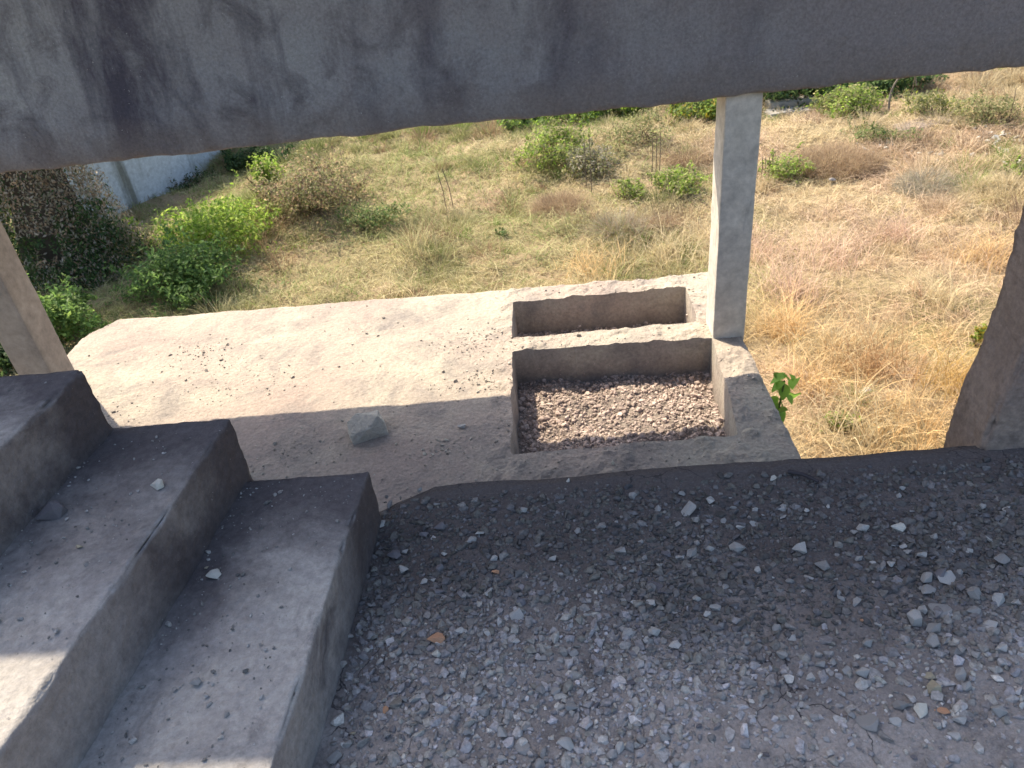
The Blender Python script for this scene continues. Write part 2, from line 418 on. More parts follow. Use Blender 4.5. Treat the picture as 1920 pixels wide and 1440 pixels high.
# ------------------------------------------------------------------ stones
def hull(seed, flat=1.0, n=13, bevel=0.0):
    r = np.random.default_rng(seed); bm = bmesh.new()
    for _ in range(n):
        v = r.normal(size=3); v /= np.linalg.norm(v); v *= r.uniform(.75, 1.05)
        v *= np.array([1.0, r.uniform(.62, .8), flat * r.uniform(.5, .62)]) * .5
        bm.verts.new(v)
    bmesh.ops.convex_hull(bm, input=bm.verts[:])
    bmesh.ops.delete(bm, geom=[v for v in bm.verts if not v.link_faces], context='VERTS')
    bmesh.ops.dissolve_limit(bm, angle_limit=.25, verts=bm.verts[:], edges=bm.edges[:])
    if bevel: bmesh.ops.bevel(bm, geom=bm.edges[:], offset=bevel, segments=2, profile=.6, affect='EDGES', clamp_overlap=True)
    bmesh.ops.triangulate(bm, faces=bm.faces[:])
    bm.verts.index_update()
    V = np.array([v.co[:] for v in bm.verts]); F = np.array([[v.index for v in f.verts] for f in bm.faces]); bm.free()
    return V, F
LOW = [hull(100 + i, random.uniform(.9, 1.45), 20) for i in range(16)]

def scatter_stones(name, pts, size, cols, mat, label, sink=.25, extra=None):
    Vs, Fs, Cs = [], [], []; off = 0
    for i in range(len(pts)):
        V, F = LOW[i % len(LOW)]
        a = rng.uniform(0, 6.283); ca, sa = math.cos(a), math.sin(a)
        t = rng.normal(0, .35); ct, s2 = math.cos(t), math.sin(t)
        R = np.array([[ca, -sa, 0], [sa, ca, 0], [0, 0, 1]]) @ np.array([[1, 0, 0], [0, ct, -s2], [0, s2, ct]])
        W = (V * size[i] * rng.uniform(.8, 1.2, 3)) @ R.T
        Vs.append(W + pts[i] + np.array([0, 0, -W[:, 2].min() - sink * size[i] * .5])); Fs.append(F + off); off += len(V)
        Cs.append(np.broadcast_to(cols[i], V.shape))
    o = link(name, make_mesh(name, np.concatenate(Vs), np.concatenate(Fs), mat, np.concatenate(Cs)))
    o['kind'] = 'stuff'; o['label'] = label; o['category'] = 'gravel'
    return o

# loose gravel on the landing: patches of small chips, thin on the swept lip and near the camera
def gravel_density(x, y):
    d = .35 + .65 * sstep(-.25, .35, fbm2(x, y, 3.2, 4, 33))
    d = d * sstep(1.585, 1.50, y) * (0.45 + .55 * sstep(.80, 1.12, y + .12 * fbm2(x, y, 4, 2, 34)))
    d = np.maximum(d, .8 * sstep(.45, .8, x) * sstep(1.45, 1.3, y) * sstep(.85, 1.05, y))
    return d
def landing_points(n, pw=1.0):
    x = rng.uniform(-.50, 1.5, n * 7); y = rng.uniform(.55, 1.59, n * 7)
    k = rng.uniform(0, 1, n * 7) < gravel_density(x, y) ** pw
    x, y = x[k][:n], y[k][:n]
    return np.stack([x, y, floor_h(x, y)], 1)
P = landing_points(24000)
sz = np.clip(rng.lognormal(math.log(.0104), .55, len(P)), .003, .034)
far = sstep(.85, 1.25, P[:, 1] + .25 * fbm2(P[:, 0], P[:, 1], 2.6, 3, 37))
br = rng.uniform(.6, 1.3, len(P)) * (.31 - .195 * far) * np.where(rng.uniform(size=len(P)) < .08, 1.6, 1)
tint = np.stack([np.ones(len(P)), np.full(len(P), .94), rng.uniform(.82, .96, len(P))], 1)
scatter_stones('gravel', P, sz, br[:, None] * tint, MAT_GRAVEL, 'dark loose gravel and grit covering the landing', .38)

Ps = []
for zt, x0, x1, n_ in ((.18, -.80, -.51, 420), (.36, -1.12, -.84, 380), (.54, -1.42, -1.14, 120)):
    yy = rng.uniform(.62, 1.46, n_); uu = rng.uniform(0, 1, n_) ** 1.8; k_ = (1.48 - yy) * .085
    Ps.append(np.stack([x0 - k_ + (x1 - x0) * uu, yy, np.full(n_, zt)], 1))
P = np.concatenate(Ps); sz = np.clip(rng.lognormal(math.log(.0045), .55, len(P)), .002, .018)
scatter_stones('step_grit', P, sz, rng.uniform(.10, .34, len(P))[:, None] * np.array([1.04, 1, .95]), MAT_GRAVEL, 'fine grit and mortar crumbs scattered on the stair treads', .1)

# gravel in the pits
n = 26000
x = rng.uniform(-.26, 1.08, n); y = rng.uniform(3.47, 5.30, n); z = plat_height(x, y)
k = (z < SZ - .15) & (z > SZ - .5); P = np.stack([x, y, z], 1)[k]
sz = np.clip(rng.lognormal(math.log(.0095), .70, len(P)), .004, .06)
c = (rng.uniform(.26, .50, len(P)) * (1 + .35 * fbm2(P[:, 0], P[:, 1], 4, 3, 39)))[:, None] * np.stack([np.full(len(P), 1.10), np.full(len(P), .88), np.full(len(P), .76)], 1)
scatter_stones('pit_gravel', P, sz, c, MAT_GRAVEL, 'pinkish brown gravel filling the floors of the two pits', .25)

# grit and crumbs on the platform, more of it on the crumbled rims
n = 2600
x = rng.uniform(-3.7, 1.28, n); y = rng.uniform(3.15, 5.55, n)
wt = .16 + .84 * (x > -.42) + .6 * sstep(.25, .5, fbm2(x, y, 1.7, 4, 36)); k = (rng.uniform(size=n) < wt * .8)
x, y = x[k], y[k]; z = plat_height(x, y); 
for (gx, gy, gs, gn) in ((-3.2, 4.15, .24, 170), (-2.75, 5.0, .14, 90), (-2.6, 4.85, .16, 60), (-.55, 4.75, .18, 220), (-.5, 4.25, .16, 160), (-1.6, 3.65, .2, 90), (-.75, 3.55, .12, 110), (-2.2, 4.5, .25, 120)):
    x = np.concatenate([x, gx + rng.normal(0, gs, gn)]); y = np.concatenate([y, gy + rng.normal(0, gs * .6, gn)])
z = plat_height(x, y); k = np.abs(z - SZ) < .05; P = np.stack([x, y, z], 1)[k]
sz = np.clip(rng.lognormal(math.log(.011), .5, len(P)), .005, .04)
c = rng.choice(np.array([[.36, .32, .27], [.34, .30, .25], [.46, .42, .35], [.29, .25, .21]]), len(P))
scatter_stones('grit', P, sz, c, MAT_GRAVEL, 'crumbs of mortar and grit lying on the platform', .2)

# single chips
BEV = [make_mesh('stone_chip', *hull(300 + i, .95 + .14 * (i % 4), 15, .03), MAT_STONE) for i in range(12)]
FLAT = [make_mesh('flat_chip', *hull(340 + i, .45, 12, .035), MAT_STONE) for i in range(5)]
def chip(px, py, wpx, label, mat=None, z=None, flat=False, name='stone_chip', cat='stone', group=None, surf=floor_h, long=1.0, tilt=.25):
    p = at(px, py, 0.0 if z is None else z)
    zz = float(surf(p[0:1], p[1:2])[0]) if surf is not None else z
    w = wpx * mpp(p); lib = FLAT if flat else BEV
    i = int(rng.integers(len(lib))); me = lib[i]
    if mat is not None and mat is not MAT_STONE:
        key = me.name + mat.name
        if key not in chip.cache:
            q = me.copy(); q.materials.clear(); q.materials.append(mat); chip.cache[key] = q
        me = chip.cache[key]
    h = w * (.10 if flat else .20)
    o = link(name, me, None, (p[0], p[1], zz + h), (rng.normal(0, tilt), rng.normal(0, tilt), rng.uniform(-.6, .9)), (w * long, w * 1.05, w))
    tag(o, label, cat, group); return o
chip.cache = {}

# the named ones
chip(1726, 1337, 44, 'pale cream flat chip, brightest piece on the landing', MAT_PALE, flat=True)
chip(1765, 1336, 32, 'thin orange brick sliver beside the pale cream chip', MAT_BRICK, flat=True, name='brick_fragment', cat='brick fragment', long=1.1)
chip(819, 1200, 36, 'orange tan brick fragment, largest brick piece on the landing', MAT_BRICK, name='brick_fragment', cat='brick fragment', long=1.15)
chip(929, 1073, 18, 'small round orange brick crumb amid dark gravel', MAT_BRICK, name='brick_fragment', cat='brick fragment')
chip(722, 1334, 19, 'small orange brick crumb near the foot of the stairs', MAT_BRICK, name='brick_fragment', cat='brick fragment')
chip(1616, 1167, 13, 'tiny orange brick crumb left of the heap of grey chips', MAT_BRICK, name='brick_fragment', cat='brick fragment')
chip(662, 1377, 13, 'tiny tan pebble lowest beside the stairs', MAT_BEIGE)
chip(819, 1228, 27, 'pale elongated chip touching the large brick fragment', MAT_PALE, long=.9)
chip(1742, 1268, 30, 'yellowish chip above the beige chip on the landing', MAT_BEIGE, flat=True)
chip(1751, 1296, 40, 'beige chunky chip above the pale cream flat chip', MAT_BEIGE)
chip(1684, 991, 34, 'light grey chip alone near the dark lip of the landing', MAT_PALE)
chip(1451, 899, 20, 'small pale chip lying on the smooth lip of the landing', MAT_PALE)
chip(1066, 902, 14, 'tiny pale pebble on the lip in front of the large pit', MAT_PALE)
chip(1227, 1098, 36, 'dark slate coloured chip amid lighter chips', MAT_DARKSTONE, flat=True)
chip(296, 912, 34, 'pale chip near the edge of the second stair step', MAT_PALE, z=.36, surf=None)
chip(99, 967, 60, 'large dull purple grey lump against the riser of the third step', MAT_DARKSTONE, z=.36, surf=None)
chip(148, 1029, 17, 'small beige pebble below the purple grey lump on the stairs', MAT_BEIGE, z=.36, surf=None)
chip(405, 1081, 35, 'pale chip in the inner corner of the lowest step', MAT_PALE, z=.18, surf=None)
chip(388, 1067, 11, 'tiny tan crumb next to the pale chip on the lowest step', MAT_BEIGE, z=.18, surf=None)
chip(370, 1281, 28, 'grey rounded pebble halfway along the lowest step', None, z=.18, surf=None)
for q in ((425, 1342, 15), (414, 1385, 15)):
    chip(*q, 'small grey pebble on the near end of the lowest step', None, z=.18, surf=None, group='small pebbles on the lowest step')
chip(868, 800, 24, 'flat grey chip lying on the shaded platform by the pit', None, z=SZ, surf=None, flat=True)
p = at(690, 812, SZ)
bm = bmesh.new()
for q in ((-.5, -.36, -.3), (.42, -.40, -.3), (.5, .34, -.3), (-.44, .38, -.3), (-.46, -.22, .10), (-.05, -.36, .20), (.34, -.10, .34), (.42, .28, .22), (-.12, .34, .36), (-.40, .24, .26), (.46, -.28, .02)): bm.verts.new(q)
bmesh.ops.convex_hull(bm, input=bm.verts[:]); bmesh.ops.bevel(bm, geom=bm.edges[:], offset=.025, segments=2, profile=.6, affect='EDGES', clamp_overlap=True)
bmesh.ops.triangulate(bm, faces=bm.faces[:]); bmesh.ops.subdivide_edges(bm, edges=bm.edges[:], cuts=6, use_grid_fill=True); bmesh.ops.triangulate(bm, faces=bm.faces[:]); bm.verts.index_update()
V = np.array([v.co[:] for v in bm.verts]); F = np.array([[v.index for v in f.verts] for f in bm.faces]); bm.free()
V = V * (1 + .08 * fbm(V, 4, 3, 12) + .07 * fbm(V, 12, 4, 13) + .03 * fbm(V, 40, 2, 14))[:, None]
o = link('concrete_chunk', make_mesh('concrete_chunk', V, F, concrete('chunk_concrete', (.62, .57, .48), (.54, .50, .43), (.42, .385, .34), 6, 14, bump=((30, .4, .02), (120, .4, .006)))), None,
         (p[0], p[1], SZ + .05), (.06, -.05, .45), (.245, .22, .185))
tag(o, 'large broken concrete chunk on the shaded part of the platform', 'concrete chunk')

LIST = """1870 1339 40;1352 1307 27;1875 1054 38;1854 1176 40 f;1737 1089 35;1774 1087 46 f;1739 1108 45 f;1714 1165 48;1767 1147 55 f;1749 1206 40;1749 1183 36;1730 1147 25;1827 1119 38;1616 1266 35;1586 1261 25;1623 1284 25;1607 1133 25;1625 1211 30;1501 1034 34;1542 1064 34;1671 1060 25;1655 1064 30 f;1815 1037 22;1856 1015 35 f;1421 1069 22;1455 1181 25;1465 1231 28;1297 1041 30;1290 961 38;1270 986 18;1279 929 18;1526 1346 20;1630 1357 58 f;1680 1357 30 f;1685 1328 32;1756 1364 22;1788 1383 28;1811 1291 28;1797 1357 30;1801 1266 34;1267 1211 28;1575 1124 20;1426 1312 18;1267 1431 25;1561 1243 20;1900 1133 25;1870 1128 34;1824 1147 28;1691 917 16;1685 931 14;1886 959 22;1840 956 18;862 1185 24;969 1157 38 f;871 1119 20;832 1041 14;812 1089 14;1162 1037 27;1238 1061 22;1210 1046 16;787 922 14;900 1002 30 f;825 1298 30;900 1297 28;779 1314 27;757 1314 19;790 1338 28;877 1374 28;938 1376 32;937 1357 22 f;1063 1398 42;983 1402 40 f;627 1423 34;650 1398 26;1073 1328 34;1042 1298 26;1196 1334 30 f;1246 1386 24;1162 1402 26;1237 1407 30;1225 1186 30;1213 1200 20;1075 1225 22;1191 1133 20;1221 1132 25;712 1243 18;656 1194 22;642 1248 25;696 1134 19;665 1127 25;846 1257 20;690 1369 24;737 1302 20;942 1423 25;1012 1432 28;892 942 18;987 1363 22;1085 998 20;1037 1055 20;1130 990 22;1330 1030 20;1390 990 22;1360 1100 20;1480 1090 18;1700 1040 20;1600 1000 18;1750 1010 20"""
def place_label(px, py, w, flat):
    size = 'large ' if w >= 36 else ('small ' if w < 20 else '')
    shape = 'flat grey slab chip' if flat else 'grey angular chip'
    if py < 1010: where = 'in the dark gravel behind the lip of the landing'
    elif px < 800: where = 'in the gravel along the foot of the stairs'
    elif 1690 < px < 1790 and 1070 < py < 1220: where = 'in the heap of broken chips near the brown column'
    elif py > 1290 and px < 1300: where = 'on the dusty near part of the landing'
    elif px > 1560: where = 'on the pale rubble below the brown column'
    elif px < 1150: where = 'amid the gravel in the middle of the landing'
    else: where = 'amid the gravel right of the middle of the landing'
    return size + shape + ' ' + where
for ln in LIST.split(';'):
    t = ln.split(); px, py, w = map(float, t[:3]); f = len(t) > 3
    lb = place_label(px, py, w, f)
    chip(px, py, w * 1.05, lb, None, flat=f, group=lb.replace('chip', 'chips', 1) if True else None)
# further countable chips
P = landing_points(1200, .7); k = 0
for q in P:
    if k >= 170: break
    v = q - CAM; d = v @ FWD; px, py = 960 + FPX * (v @ RIGHT) / d, 720 - FPX * (v @ UP) / d
    if not (600 < px < 1915 and 930 < py < 1438): continue
    k += 1; w = float(np.clip(rng.lognormal(math.log(17), .35), 10, 36)); f = bool(rng.uniform() < .25)
    lb = place_label(px, py, w, f)
    chip(px, py, w, lb, MAT_DARKSTONE if rng.uniform() < .35 else None, flat=f, group=lb.replace('chip', 'chips', 1))
# a charred stick on the lip
def tube(name, pts, r0, r1, mat, col, parent=None, sides=6):
    pts = np.array(pts, float); n = len(pts); V = []; F = []
    for i, p in enumerate(pts):
        t = pts[min(i + 1, n - 1)] - pts[max(i - 1, 0)]; t /= np.linalg.norm(t)
        a = np.cross(t, [0.3, .2, 1.0]) if abs(t[2]) < .95 else np.cross(t, [1.0, 0, 0]); a /= np.linalg.norm(a); b = np.cross(t, a)
        r = r0 + (r1 - r0) * i / (n - 1)
        for k in range(sides):
            V.append(p + r * (math.cos(6.2832 * k / sides) * a + math.sin(6.2832 * k / sides) * b))
    for i in range(n - 1):
        for k in range(sides):
            F.append([i * sides + k, i * sides + (k + 1) % sides, (i + 1) * sides + (k + 1) % sides, (i + 1) * sides + k])
    return np.array(V), np.array(F), np.tile(np.array(col, float), (len(V), 1))
def merge(parts):
    V, F, C = [], [], []; off = 0
    for v, f, c in parts: V.append(v); F.append(f + off); C.append(c); off += len(v)
    return np.concatenate(V), np.concatenate(F), np.concatenate(C)
a_, b_ = at(1478, 884, .01), at(1535, 903, .012)
o = link('stick', make_mesh('stick', *tube('s', [a_, (a_ * .5 + b_ * .5) + [0, .004, .004], b_], .006, .004, None, (.05, .045, .05))[:2], MAT_TWIG, tube('s', [a_, (a_ * .5 + b_ * .5) + [0, .004, .004], b_], .006, .004, None, (.05, .045, .05))[2], True))
tag(o, 'short dark stick lying on the lip of the landing', 'stick')

# ------------------------------------------------------------------ vegetation
def blades(base, length, lean, width, col, segs=3, ang=None, tipcol=None):
    n = len(base); ang = rng.uniform(0, 6.283, n) if ang is None else ang
    t = np.linspace(0, 1, segs + 1)[None, :]
    dx, dy = np.cos(ang)[:, None], np.sin(ang)[:, None]
    L = length[:, None]; ln = lean[:, None]
    h = L * ln * t ** 1.7; z = L * t * (1 - .45 * np.minimum(ln, 1.6) * t)
    cx = base[:, 0:1] + dx * h; cy = base[:, 1:2] + dy * h; cz = base[:, 2:3] + z
    fa = rng.uniform(0, 6.283, n)[:, None]; w = width[:, None] * (1 - .85 * t) * .5
    A = np.stack([cx - np.cos(fa) * w, cy - np.sin(fa) * w, cz], -1); B = np.stack([cx + np.cos(fa) * w, cy + np.sin(fa) * w, cz], -1)
    V = np.stack([A, B], 2).reshape(-1, 3)
    s = (segs + 1) * 2
    q = np.arange(segs)[None, :] * 2 + np.arange(n)[:, None] * s; q = q.ravel()
    F = np.stack([q, q + 1, q + 3, q + 2], 1)
    C = np.repeat(col, s, axis=0)
    return V, F, C

STRAW, GOLD, PINK, OLIVE, GREEN, BROWN = (np.array(c) for c in ((.60, .50, .31), (.64, .46, .24), (.60, .44, .33), (.32, .33, .14), (.20, .27, .07), (.32, .22, .14)))
def field_col(x, y):
    n1 = fbm2(x, y, .45, 4, 90); n2 = fbm2(x, y, .9, 4, 91); n3 = fbm2(x, y, 2.2, 3, 92)
    green = np.clip(.42 - .11 * (x - .5) + .9 * n1 + .5 * n3, 0, 1) * sstep(6.5, 9.5, y)
    green = green * np.where(x > 3, .45, 1)
    pink = np.clip(sstep(-.10, .30, n2) + .25 * n3, 0, 1) * sstep(-1.0, 2.0, x)
    gold = sstep(10.5, 7.0, y) * sstep(-.5, 1.5, x)
    c = STRAW[None] * np.ones((len(x), 1))
    c = c + (GOLD - c) * (gold * .75)[:, None]
    c = c + (PINK - c) * (pink * .7)[:, None]
    c = c + (OLIVE - c) * (green * .85)[:, None]
    r = rng.uniform(size=len(x))
    c = np.where((r < green * .22)[:, None], GREEN, c)
    c = np.where((r > .95)[:, None], BROWN, c)
    return c * rng.uniform(.72, 1.2, len(x))[:, None]

def off_platform(x, y): return ~((x > PX0 - .05) & (x < PX1 + .04) & (y < 5.75))
def tufts(n, x0, x1, y0, y1, per, spread):
    cx = rng.uniform(x0, x1, n); cy = rng.uniform(y0, y1, n)
    # keep to the wedge that is looked over, with a margin
    k = (np.abs(cx + .07 * cy) < .86 * cy + 3.0) & off_platform(cx, cy); cx, cy = cx[k], cy[k]
    bare = fbm2(cx, cy, .55, 4, 95); k = rng.uniform(size=len(cx)) < np.clip(1.05 - 1.3 * np.maximum(0, bare), .12, 1); cx, cy = cx[k], cy[k]
    m_ = np.repeat(np.arange(len(cx)), per)
    sp = spread * rng.uniform(.5, 1.4, len(cx))[m_]
    x = cx[m_] + rng.normal(0, 1, len(m_)) * sp; y = cy[m_] + rng.normal(0, 1, len(m_)) * sp
    k = off_platform(x, y); return x[k], y[k], m_[k], len(cx)

parts = []
# short matted grass over the whole field
x, y, m_, n = tufts(15000, -14, 15, 5.0, 25, 16, .09)
hh = rng.uniform(.06, .16, n)[m_] * rng.uniform(.6, 1.3, len(x)) * (1 + .5 * sstep(-.1, .5, fbm2(x, y, .7, 3, 97)))
parts.append(blades(np.stack([x, y, ground_z(x, y) - .01], 1), hh, rng.uniform(.3, 1.5, len(x)), .006 + .0007 * y * rng.uniform(.6, 1.3, len(x)), field_col(x, y), 2))
# longer clumps, taller near the right of the platform
x, y, m_, n = tufts(2600, -8, 13, 5.0, 22, 16, .08)
tall = .16 + .20 * sstep(-.5, 2.5, x) * sstep(13.5, 8, y)
hh = tall * rng.uniform(.5, 1.3, n)[m_] * rng.uniform(.55, 1.25, len(x))
parts.append(blades(np.stack([x, y, ground_z(x, y) - .01], 1), hh, rng.uniform(.25, 1.4, len(x)), .0055 + .0006 * y * rng.uniform(.6, 1.3, len(x)), field_col(x, y) * 1.05, 3))
# flattened straw strewn on the soil
# bigger mounded clumps, each of one kind, with hollows between them
cx = rng.uniform(-12, 13, 4200); cy = rng.uniform(6, 24, 4200); k = (np.abs(cx + .07 * cy) < .86 * cy + 2.0) & off_platform(cx, cy) & (fbm2(cx, cy, .6, 3, 98) > -.02); cx, cy = cx[k], cy[k]
cc = field_col(cx, cy) * rng.uniform(.7, 1.15, len(cx))[:, None]; pk = rng.uniform(size=len(cx)); lf = sstep(3.5, 0, cx)
cc = np.where((pk < .30 * lf)[:, None], OLIVE * .85, cc); cc = np.where((pk > .90)[:, None], BROWN * 1.1, cc); cc = np.where(((pk > .83) & (pk < .90))[:, None], GREEN * 1.1, cc)
sp = rng.lognormal(math.log(.15), .45, len(cx)).clip(.06, .45); hh = .06 + sp * rng.uniform(.6, 1.1, len(cx)); m_ = np.repeat(np.arange(len(cx)), (30 + 260 * sp).astype(int))
rr = np.sqrt(rng.uniform(size=len(m_))); aa = rng.uniform(0, 6.283, len(m_)); x = cx[m_] + np.cos(aa) * rr * sp[m_]; y = cy[m_] + np.sin(aa) * rr * sp[m_]
k = off_platform(x, y); x, y, m_, rr, aa = x[k], y[k], m_[k], rr[k], aa[k]
parts.append(blades(np.stack([x, y, ground_z(x, y) - .02], 1), hh[m_] * (1.25 - .7 * rr ** 2) * rng.uniform(.6, 1.2, len(x)) + .05, .2 + .9 * rr * rng.uniform(.4, 1.3, len(x)), .005 + .0005 * y * rng.uniform(.6, 1.3, len(x)), cc[m_] * rng.uniform(.75, 1.2, len(x))[:, None], 3, aa + rng.normal(0, .5, len(x))))
n = 26000
x = rng.uniform(-7, 11, n); y = rng.uniform(5, 16, n); k = off_platform(x, y); x, y = x[k], y[k]; n = len(x)
parts.append(blades(np.stack([x, y, ground_z(x, y) + .015], 1), rng.uniform(.10, .34, n), rng.uniform(1.6, 2.1, n), .005 + .0005 * y, field_col(x, y) * 1.1, 3))
o = link('dry_grass', make_mesh('dry_grass', *merge([parts[0]])[:2], MAT_GRASS, parts[0][2]))
o['kind'] = 'stuff'; o['label'] = 'short dry matted grass all over the field'; o['category'] = 'grass'
V, F, C = merge(parts[1:])
o = link('long_dry_grass', make_mesh('long_dry_grass', V, F, MAT_GRASS, C)); o['kind'] = 'stuff'
o['label'] = 'longer bleached grass stems and flattened straw on the field'; o['category'] = 'grass'

def leaf_cloud(center, radii, n, size, cols, lobes=7, up=.5, hollow=.55, droop=0.0, seed=0, zmin=None):
    r = np.random.default_rng(seed); radii = np.array(radii, float)
    lc = [np.zeros(3)]; lr = [.52]
    for _ in range(lobes):
        v = r.normal(size=3); v /= np.linalg.norm(v); v[2] = abs(v[2]) * .7
        lc.append(v * r.uniform(.38, .86)); lr.append(r.uniform(.14, .38))
    lc = np.array(lc); lr = np.array(lr); p = lr ** 2 / np.sum(lr ** 2)
    w = r.choice(len(lr), n, p=p); v = r.normal(size=(n, 3)); v /= np.linalg.norm(v, axis=1, keepdims=True)
    rad = hollow + (1.08 - hollow) * r.uniform(size=n) ** .7
    rad = rad * (1 + .22 * r.normal(size=n) * (r.uniform(size=n) < .25))
    P = lc[w] + v * (lr[w] * rad)[:, None]
    P = P * radii
    z0 = -radii[2] * .5 if zmin is None else zmin
    P[:, 2] = np.where(P[:, 2] < z0, z0 + r.uniform(0, .25, n) * radii[2], P[:, 2])
    ns = int(n * .22); npg = max(4, ns // 26)                       # sprigs that stick out of the outline
    si = r.integers(npg, size=ns); so_ = r.integers(n, size=npg); sd = v[so_] + np.array([0, 0, .5]) + r.normal(0, .35, (npg, 3)); sd /= np.linalg.norm(sd, axis=1, keepdims=True)
    tt = r.uniform(-.1, 1, ns); sl_ = r.uniform(.18, .5, npg)
    P[:ns] = P[so_][si] + sd[si] * (tt * sl_[si])[:, None] * radii.mean() + r.normal(0, .035, (ns, 3)) * radii.mean()
    if zmin is not None:
        ng = int(n * .12); th = r.uniform(0, 6.283, ng); q_ = r.uniform(.75, 1.45, ng) * (1 + .3 * np.sin(3 * th + seed))
        P[-ng:, 0] = np.cos(th) * q_ * radii[0] * .85; P[-ng:, 1] = np.sin(th) * q_ * radii[1] * .85; P[-ng:, 2] = z0 + r.uniform(0, .25, ng) * radii[2] * np.clip(1.6 - q_, .1, 1)
    N = v * .7 + r.normal(size=(n, 3)) * .55 + np.array([0, 0, up]); N /= np.linalg.norm(N, axis=1, keepdims=True)
    T = np.cross(N, r.normal(size=(n, 3))); T /= np.linalg.norm(T, axis=1, keepdims=True); T[:, 2] -= droop; B = np.cross(N, T)
    s = (size * r.uniform(.55, 1.35, n))[:, None]
    c = P + np.array(center)
    fold = N * s * .12
    q = np.stack([c - T * s * .55, c + B * s * .30 + fold, c + T * s * .62, c - B * s * .30 + fold], 1).reshape(-1, 3)
    F = np.arange(n * 4).reshape(-1, 4)
    cols = np.array(cols, float); ci = r.integers(len(cols), size=n)
    kind_ = r.uniform(.72, 1.25, len(lr))
    big = np.repeat(cols[ci] * (r.uniform(.7, 1.25, n) * kind_[w])[:, None], 4, axis=0)
    return q, F, big

def twigs(base, n, length, spread, r0, col, seed=0, up=1.0, segs=5):
    r = np.random.default_rng(seed); out = []
    for i in range(n):
        a = r.uniform(0, 6.283); L = length * r.uniform(.5, 1.1); sp = spread * r.uniform(.1, 1.0)
        p = np.array(base) + np.array([math.cos(a) * spread * .15, math.sin(a) * spread * .15, -.03]); pts = [p]
        d = np.array([math.cos(a) * sp, math.sin(a) * sp, up * L]); d = d / np.linalg.norm(d)
        for k in range(segs):
            d = d + r.normal(0, .16, 3) + np.array([0, 0, -.05]); d /= np.linalg.norm(d); p = p + d * L / segs; pts.append(p)
        out.append(tube('t', pts, r0, r0 * .3, None, np.array(col) * r.uniform(.7, 1.25), None, 4))
    return merge(out)

LIME = [(.27, .40, .06), (.36, .48, .09), (.20, .32, .05), (.40, .46, .13)]
MID = [(.13, .21, .065), (.16, .24, .08), (.20, .27, .09), (.10, .16, .055)]
DARK = [(.05, .10, .035), (.07, .125, .045), (.04, .075, .03), (.09, .14, .05)]
OLIV = [(.33, .33, .15), (.28, .30, .13), (.40, .37, .19), (.24, .27, .11)]
DRY = [(.36, .26, .17), (.42, .31, .20), (.29, .21, .14), (.46, .36, .22)]
GREY = [(.40, .36, .29), (.33, .31, .23), (.44, .39, .32), (.30, .30, .20)]
YEL = [(.55, .42, .05), (.48, .38, .06), (.30, .34, .06)]

def bush(px, py, wpx, hpx, cols, leaf, n, label, name='bush', cat='bush', group=None, seed=0, depth=.8, stem=(.16, .12, .08), nt=26, lobes=7, hollow=.5, stemlen=.8):
    p = at(px, py); s = mpp(p); w, h = wpx * s * .5, hpx * s * .62
    root = empty(name, tuple(p), label, cat, group)
    if hollow < .4:
        n = int(n * 2.2); w = w * 1.15                                           # dry brush: a dome of fine stalks
        nb = n; rr = np.sqrt(rng.uniform(size=nb)); aa = rng.uniform(0, 6.283, nb); cl = np.array(cols)[rng.integers(len(cols), size=nb)] * rng.uniform(.75, 1.3, nb)[:, None]
        B_ = np.stack([np.cos(aa) * rr * w * .75, np.sin(aa) * rr * w * .6, np.full(nb, -.03)], 1)
        B_[:, 0] += .25 * w * fbm2(aa, rr, 1.5, 2, seed)
        V, F, C = blades(B_, h * 1.15 * (1.1 - .6 * rr ** 2) * rng.uniform(.25, 1.1, nb), rng.uniform(.15, 1.5, nb), np.full(nb, leaf * .14), cl, 4, aa + rng.normal(0, 1.5, nb))
        link('foliage', make_mesh('foliage', V, F, MAT_GRASS, C), root)
        V, F, C = twigs((0, 0, 0), nt // 3, h * 1.0, w * 1.1, .004, np.array(stem) * 1.6, seed + 5)
        link('stems', make_mesh('stems', V, F, MAT_TWIG, C, True), root)
        return root
    n = int(n * 1.5); leaf = leaf * .74; lobes = lobes + 6
    V, F, C = leaf_cloud((0, 0, h * .40), (w * 1.3, w * 1.2 * depth, h * 1.15), n, leaf, cols, lobes, seed=seed, zmin=-h * .45, hollow=hollow)
    # leaves hug the ground line
    V[:, 2] = np.maximum(V[:, 2], .01)
    link('foliage', make_mesh('foliage', V, F, MAT_LEAF, C), root)
    V, F, C = twigs((0, 0, 0), nt, h * 1.25 * stemlen, w * .9, .008 + .004 * s * 100, stem, seed + 5)
    link('stems', make_mesh('stems', V, F, MAT_TWIG, C, True), root)
    return root

# leafy growth on the left
bush(425, 462, 235, 105, LIME, .085, 3800, 'bright lime green leafy bush catching the sun in front of the white wall', seed=1)
bush(320, 548, 240, 110, [(.12, .21, .065), (.15, .25, .07), (.18, .28, .08), (.10, .17, .05)], .085, 3800, 'dark green low bush below the bright lime bush', seed=2)
bush(385, 520, 110, 60, OLIV + LIME, .07, 1300, 'small pale green weed bush at the edge of the dark low bush', seed=3)
bush(5, 690, 120, 90, DARK, .08, 1500, 'added dark bush standing in for shade at the left end of the platform', seed=13)  # dark leaves put in where the ground lies in deep shade
bush(105, 640, 165, 150, [(.17, .28, .08), (.21, .33, .09), (.26, .37, .10), (.13, .22, .06)], .085, 3600, 'mid green broad leaved bush beside the tan pillar', seed=4)
bush(590, 392, 215, 125, DRY + OLIV, .07, 4200, 'big brown and olive twiggy bush under the beam', seed=5, nt=70)
r_ = bush(505, 372, 70, 105, LIME, .08, 1200, 'tall narrow lime green sprig bush with two yellow flowers under the beam', seed=6)
fl_p = at(530, 330)
